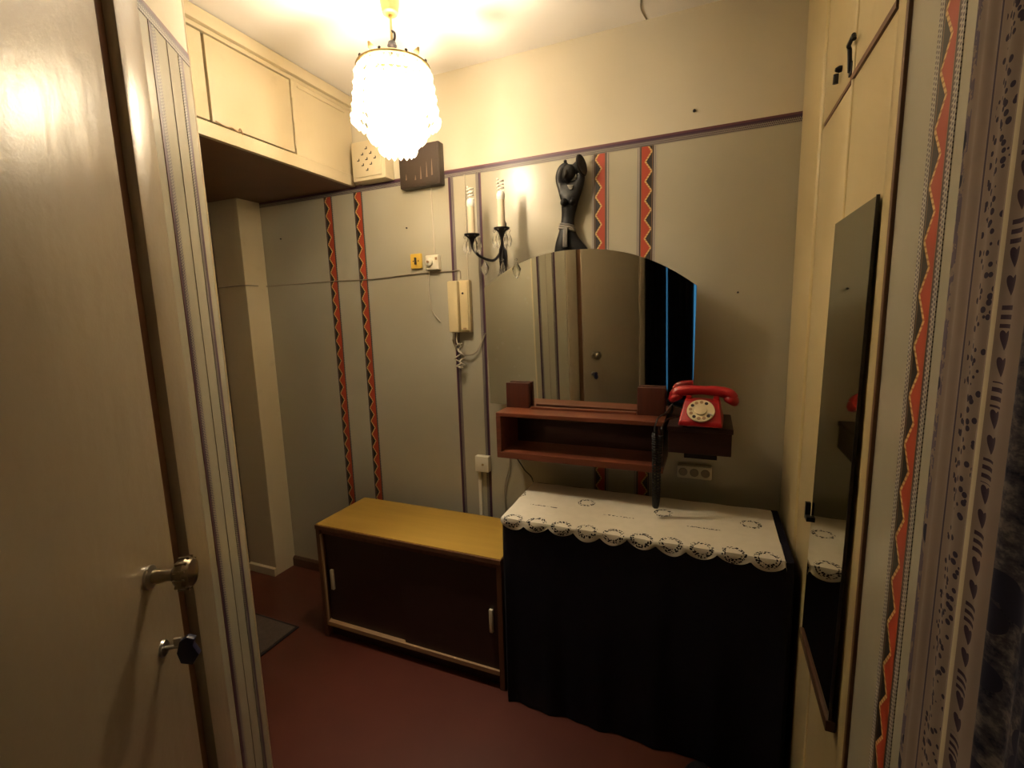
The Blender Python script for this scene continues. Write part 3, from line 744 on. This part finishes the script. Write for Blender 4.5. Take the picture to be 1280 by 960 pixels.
for x in (-.020, .016):
    MB().lathe([(0, -.012), (.013, -.008), (.017, 0), (.013, .012), (.006, .020), (0, .023)], 14, Matrix.Translation((x, -.020, .196)) @ Matrix.Rotation(PI/2+.3, 4, 'X')).obj('chest_carving', 'carved', fg, True)
MB().lathe([(0, -.052), (.018, -.050), (.022, -.030), (.026, -.014), (.040, -.006), (.045, 0), (.041, .004), (.020, -.002), (0, -.004)], 28, Matrix.Translation((.052, -.014, .332)) @ Matrix.Rotation(-.35, 4, 'Z') @ Matrix.Rotation(1.35, 4, 'Y') @ Matrix.Diagonal((1, .75, 1, 1))).obj('bowl', 'carved', fg, True)
MB().lathe([(0, 0), (.006, .002), (.007, .008), (0, .014)], 12, Matrix.Translation((-.016, -.012, .350))).obj('top_knot', 'carved', fg, True)
for z, r in ((.092, .033), (.101, .030), (.110, .027)):
    pts = [(-.014 + r*1.02*math.cos(2*PI*i/28), r*.66*math.sin(2*PI*i/28), z - .25*r*math.cos(2*PI*i/28)) for i in range(29)]
    MB().tube(pts, .0048, 8).obj('belt_band', 'carved_belt', fg, True)
MB().prism([(-.022, .096), (-.004, .096), (-.006, .020), (-.026, .018)], 1, -.034, -.022, .002).obj('belt_tail', 'carved_belt', fg, True)
MB().prism([(-.006, .262), (.022, .258), (.014, .242), (.002, .244)], 1, -.026, -.020, .002).obj('necklace', 'carved_belt', fg, True)

# ================================================================== arched mirror
TILT = math.radians(2.2)
am = thing('arched_mirror', 'wide frameless mirror with arched top above the shelf', 'mirror', (-.482, 1.886, 1.105))
def arch_pts():
    p = [(-.432, 0), (.427, 0), (.432, .482)]
    # arch from right shoulder to left shoulder
    cx = 0.
    for i in range(1, 40):
        t = i/40; x = .432 - (.432+.432)*t
        q = (x - cx)/.432
        z = .482 + (.515-.482)*t + (.145)*(1-abs(q)**2.25)
        p.append((x, z))
    p.append((-.432, .515)); return p
AP = arch_pts()
mo = MB().prism([(x, z) for x, z in AP], 1, -.004, .0); g = mo.obj('mirror_glass', 'mirror', am)
MB().prism([(x*.985, z*.99+.003) for x, z in AP], 1, .0005, .006).obj('backing_board', 'brown', am)
am.rotation_euler = (TILT, 0, math.radians(-1.4))

# ================================================================== mirror shelf
sh = thing('mirror_shelf', 'open red-brown wooden wall shelf box under the arched mirror', 'shelf', (-.4725, D, .905))
X0, X1, YF, YB = -.3445, .3265, -.240, -.003
MB().box((X0, YF, .178), (X1, -.112, .194), .002).obj('top_board', 'shelf_wood', sh)
MB().box((X0+.118, -.136, .1945), (X1-.112, -.115, .204), .002).obj('back_rail', 'shelf_wood', sh)
MB().box((X0, YF, 0), (X1, YB, .026), .002).obj('bottom_board', 'shelf_wood', sh)
MB().box((X0, YF, .026), (X0+.020, YB, .178), .0015).obj('side_board', 'shelf_wood', sh)
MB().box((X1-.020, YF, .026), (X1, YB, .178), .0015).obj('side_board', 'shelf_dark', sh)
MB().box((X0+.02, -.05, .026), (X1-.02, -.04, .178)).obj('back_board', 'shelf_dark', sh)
for x0, x1_, yb_, lab in ((-.816, -.711, 1.854, 'dark red wooden block at the left end of the shelf, before the mirror'), (-.255, -.152, 1.842, 'dark red wooden block at the right end of the shelf, by the telephone')):
    o = MB().box((x0, yb_, 1.0995), (x1_, yb_+.022, 1.208), .002).obj('wooden_block', 'block_wood', None, True); tag(o, lab, 'block', 'wooden blocks on the mirror shelf')

# ================================================================== telephone shelf and telephone
ps = thing('telephone_shelf', 'dark wooden wall box carrying the red telephone', 'shelf', (-.025, D, .984))
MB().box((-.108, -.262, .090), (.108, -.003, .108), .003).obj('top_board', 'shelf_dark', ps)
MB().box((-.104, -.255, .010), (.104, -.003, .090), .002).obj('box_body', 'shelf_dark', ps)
MB().box((-.050, -.235, -.012), (.060, -.020, .010), .002).obj('lower_lip', 'black', ps)  # narrow black lip below the box body
te = thing('rotary_telephone', 'red rotary dial telephone with handset on the small dark shelf', 'telephone', (-.020, 1.785, 1.0925), math.radians(-3))
W_ = .074
# wedge body: profile in y,z (front is -y)
t = bmesh.new()
prof = [(-.082, .006), (-.082, .022), (-.020, .086), (.030, .090), (.056, .078), (.062, .006)]
MBt = MB()
def taper(y, z): return W_ - .016*(z/.09)
Lv = [t.verts.new((-taper(y, z), y, z)) for y, z in prof]; Rv = [t.verts.new((taper(y, z), y, z)) for y, z in prof]
t.faces.new(Lv); t.faces.new(Rv[::-1])
for i in range(len(prof)): j = (i+1) % len(prof); t.faces.new((Lv[i], Rv[i], Rv[j], Lv[j]))
bmesh.ops.recalc_face_normals(t, faces=t.faces[:])
bmesh.ops.bevel(t, geom=t.edges[:], offset=.007, segments=3, profile=.6, affect='EDGES')
MBt.merge(t); MBt.obj('body', 'red_plastic', te, True)
for x in (-.05, .05):
    for y in (-.06, .05): MB().lathe([(0, 0), (.009, 0), (.009, .007), (0, .007)], 12, Matrix.Translation((x, y, 0))).obj('foot', 'black', te)
dm = Matrix.Translation((0, -.052, .0555)) @ Matrix.Rotation(math.radians(46), 4, 'X')
dd = MB().lathe([(0, 0), (.044, 0), (.046, .003), (.045, .007), (.020, .008), (0, .008)], 36, dm).obj('dial', 'dial', te, True)
MB().lathe([(0, .008), (.021, .008), (.020, .0125), (.012, .0135), (0, .0135)], 28, dm).obj('dial_center', 'dial', te, True)
for i in range(10):
    a = math.radians(60 + i*29)
    MB().lathe([(0, .0072), (.0062, .0072), (.0058, .0084), (0, .0084)], 12, dm @ Matrix.Translation((.0335*math.cos(a), .0335*math.sin(a), 0))).obj('finger_hole', 'pale_rail' if i % 3 else 'hole', dd)
m = MB(); m.box((.026, -.002, .0085), (.044, .002, .0115)); bmesh.ops.transform(m.b, matrix=dm @ Matrix.Rotation(math.radians(-25), 4, 'Z'), verts=m.b.verts); m.obj('finger_stop', 'steel', dd)
for x in (-.046, .046): MB().box((x-.010, .008, .084), (x+.010, .050, .100), .004).obj('cradle', 'red_plastic', te, True)
m = MB()
hp = smooth_path([(-.098, .028, .092), (-.085, .028, .108), (-.05, .028, .116), (0, .028, .118), (.05, .028, .116), (.085, .028, .108), (.098, .028, .092)], 5)
m.tube(hp, [.016 + .006*abs(p[0])/.1 for p in hp], 12)
for sx in (-1, 1):
    m.lathe([(0, -.012), (.022, -.012), (.027, -.004), (.025, .008), (.016, .020), (0, .024)], 20, Matrix.Translation((sx*.094, .028, .086)) @ Matrix.Rotation(sx*.5, 4, 'Y'))
m.obj('handset', 'red_plastic', te, True, ang=60)
# coiled black cord hanging in a narrow loop before the shelf end
cord = [(-.100, .020, .070), (-.122, -.02, .035), (-.138, -.09, .03), (-.146, -.112, -.01)]
base = [Vector((-.146, -.112, -.02)), Vector((-.144, -.116, -.12)), Vector((-.141, -.118, -.25)), Vector((-.137, -.118, -.292)), Vector((-.131, -.114, -.25)), Vector((-.130, -.112, -.12)), Vector((-.126, -.106, -.03))]
bp_ = smooth_path(base, 60); coil = []
for k, p in enumerate(bp_):
    a = k*1.26; coil.append(p + Vector((.0075*math.cos(a), .0075*math.sin(a), 0)))
m = MB(); m.tube(smooth_path(cord + [tuple(coil[0])], 5), .003, 6); m.tube(coil, .0034, 6); m.tube(smooth_path([tuple(coil[-1]), (-.122, -.108, .0), (-.112, -.03, .014), (-.065, .03, .02)], 6), .003, 6)
m.obj('coiled_cord', 'black_cable', te, True)

# ================================================================== yellow-topped console
co = thing('console_cabinet', 'low cabinet with yellow top and dark sliding doors', 'cabinet', (-1.19, 1.53, 0))
HX = .472; TH = .565; DP = .345
MB().box((-HX, -.004, TH-.020), (HX, DP, TH), .002).obj('top_edge', 'side_wood', co)
MB().box((-HX+.003, .001, TH-.0015), (HX-.003, DP-.004, TH+.003), .001).obj('top_panel', 'oak_yellow', co)
MB().box((-HX, 0, .0), (-HX+.022, DP, TH-.020), .002).obj('side_board', 'side_wood', co)
MB().box((HX-.022, 0, .0), (HX, DP, TH-.020), .002).obj('side_board', 'side_wood', co)
MB().box((-HX+.022, DP-.012, .06), (HX-.022, DP-.004, TH-.02)).obj('back_board', 'dark_slide', co)
MB().box((-HX+.022, .012, TH-.045), (HX-.022, .05, TH-.02)).obj('top_rail', 'side_wood', co)
MB().box((-HX+.022, .0, .062), (HX-.022, DP-.012, .082), .001).obj('bottom_board', 'pale_rail', co)
MB().box((-HX+.022, .0, .082), (-HX+.030, .010, TH-.045)).obj('side_bead', 'pale_rail', co)
MB().box((-HX+.022, .030, 0), (HX-.022, .045, .062)).obj('plinth', 'dark_slide', co)
for x0, x1, y0, hx in ((-HX+.030, .01, .022, -HX+.062), (-.01, HX-.022, .010, HX-.052)):
    dpn = MB().box((x0, y0, .082), (x1, y0+.010, TH-.045)).obj('sliding_door', 'dark_slide', co)
    MB().box((hx-.008, y0-.012, .245), (hx+.008, y0, .345), .003).obj('handle', 'ivory', dpn, True)

# ================================================================== covered chest and lace cloth
cb = thing('covered_chest', 'waist-high chest under a black navy cloth in the corner', 'chest', (-.22, 1.5, 0))
t = bmesh.new(); n = 90; x0, x1 = -.475, .470; dpt = .40; H = .752
cols = []
def cover_pt(s, z):
    f = 1 - z/H
    wv = .006*math.sin(s*34)*f + .004*math.sin(s*71+1)*f
    return wv
per = []
for i in range(n+1):
    f = i/n
    if f < .25: p = (x0, dpt*(1-f/.25), (-1, 0))
    elif f < .75: p = (x0 + (x1-x0)*(f-.25)/.5, 0, (0, -1))
    else: p = (x1, dpt*(f-.75)/.25, (1, 0))
    per.append(p)
rows = []
for j in range(13):
    z = H*(1-j/12) + (.003 if j == 12 else 0)
    row = []
    for i, (x, y, nn) in enumerate(per):
        w = cover_pt(i*.02, z) + .010*(1-z/H)
        if nn[0] == 1: w = min(w, .004)
        if nn[0] == -1: w = min(w, .002)
        row.append(t.verts.new((x + nn[0]*w, y + nn[1]*w, z)))
    rows.append(row)
for a_, b_ in zip(rows, rows[1:]):
    for i in range(n): t.faces.new((a_[i], a_[i+1], b_[i+1], b_[i]))
t.faces.new(rows[0])
bmesh.ops.recalc_face_normals(t, faces=t.faces[:])
MB().merge(t).obj('cloth_cover', 'navy', cb, True, ang=50)
MB().box((x0+.02, .02, .0), (x1-.02, dpt-.02, H-.01)).obj('chest_body', 'dark_slide', cb)

lc = thing('lace_cloth', 'white lace cloth with scalloped edge spread on the dark chest', 'tablecloth', (-.695, 1.496, .757))
t = bmesh.new(); Lx = .920; nx = 184; SC = .092
def edge_drop(x):
    q = (x/SC) % 1.0
    return .012 + .024*math.sin(PI*q)**.7 + .004*math.sin(x*23)
ys = [.0, .002, .006, .02, .06, .12, .2, .3, .385]
grid = []
for k, f in enumerate((1., .75, .5, .25)):
    grid.append([t.verts.new((Lx*i/nx, -.0035-.003*math.sin(f*2+i*.3)*f, -edge_drop(Lx*i/nx)*f)) for i in range(nx+1)])
for y in ys:
    sh_ = -.03*y   # the cloth lies a little askew
    grid.append([t.verts.new((Lx*i/nx + sh_*(1-i/nx), y, .0015 + .0008*math.sin(i*.21+y*40))) for i in range(nx+1)])
for a_, b_ in zip(grid, grid[1:]):
    for i in range(nx): t.faces.new((a_[i], a_[i+1], b_[i+1], b_[i]))
# corner tail hanging over the right side
prev = [g[-1] for g in grid]
tails = []
for k in range(1, 5):
    f = k/4; cur = []
    for q, v in enumerate(prev):
        hang_ = .115 if q < 6 else .05 + .03*math.sin(q*2.0)
        cur.append(t.verts.new((Lx + .004 + .003*f, max(v.co.y, -.004) + .02*f*(1 if q < 6 else 0), v.co.z*(1-f) - hang_*f*(1 if q >= 4 else .4+.6*q/4))))
    tails.append(cur)
pp = prev
for cur in tails:
    for i in range(len(cur)-1): t.faces.new((pp[i], pp[i+1], cur[i+1], cur[i]))
    pp = cur
bmesh.ops.recalc_face_normals(t, faces=t.faces[:])
MB().merge(t).obj('cloth', 'lace', lc, True, ang=60)

# ================================================================== floor things
ru = thing('door_mat', 'grey-brown mat on the floor at the passage', 'mat', (-1.83, 1.53, 0))
MB().box((-.60, -.52, 0), (0, 0, .006), .002).obj('mat_border', 'mat_edge', ru)
MB().box((-.588, -.508, .004), (-.012, -.012, .009), .002).obj('mat_field', 'mat_rug', ru)
sl = thing('slipper', 'black slipper on the floor before the dark chest', 'shoe', (-.02, 1.34, 0), math.radians(70))
t = bmesh.new(); outline = [(-.12, .030), (-.10, .038), (-.03, .034), (.05, .045), (.10, .040), (.128, .015), (.128, -.015), (.10, -.040), (.05, -.045), (-.03, -.034), (-.10, -.038), (-.12, -.030)]
MB().prism(outline, 2, .001, .016, .003).obj('sole', 'shoe', sl, True)
m = MB(); m.lathe([(0, .062), (.6, .056), (.9, .036), (1.0, .012), (.96, .012), (0, .012)], 24, Matrix.Translation((.065, 0, 0)) @ Matrix.Diagonal((.066, .044, 1, 1))); m.obj('vamp', 'shoe', sl, True)
# the key in the left door
km = thing('door_key', 'steel key with dark blue bow in the lock of the cream door', 'key', (A.x + U.x*.474 + N.x*.022, A.y + U.y*.474 + N.y*.022, .948), ROTL)
MB().tube([(0, .0, 0), (0, .024, 0)], .0035, 8).obj('shank', 'steel', km, True)
m = MB(); m.prism([(-.010, -.030), (.008, -.036), (.020, -.018), (.012, .0), (.016, .012), (.004, .018), (-.008, .010), (-.014, -.010)], 0, -.006, .006, .002)
m.b.verts.ensure_lookup_table()
bmesh.ops.transform(m.b, matrix=Matrix.Translation((0, .032, 0)), verts=m.b.verts); m.obj('bow', 'blue_pl', km, True)
MB().box((-.003, .014, .002), (.003, .026, .016), .001).obj('collar', 'steel', km)
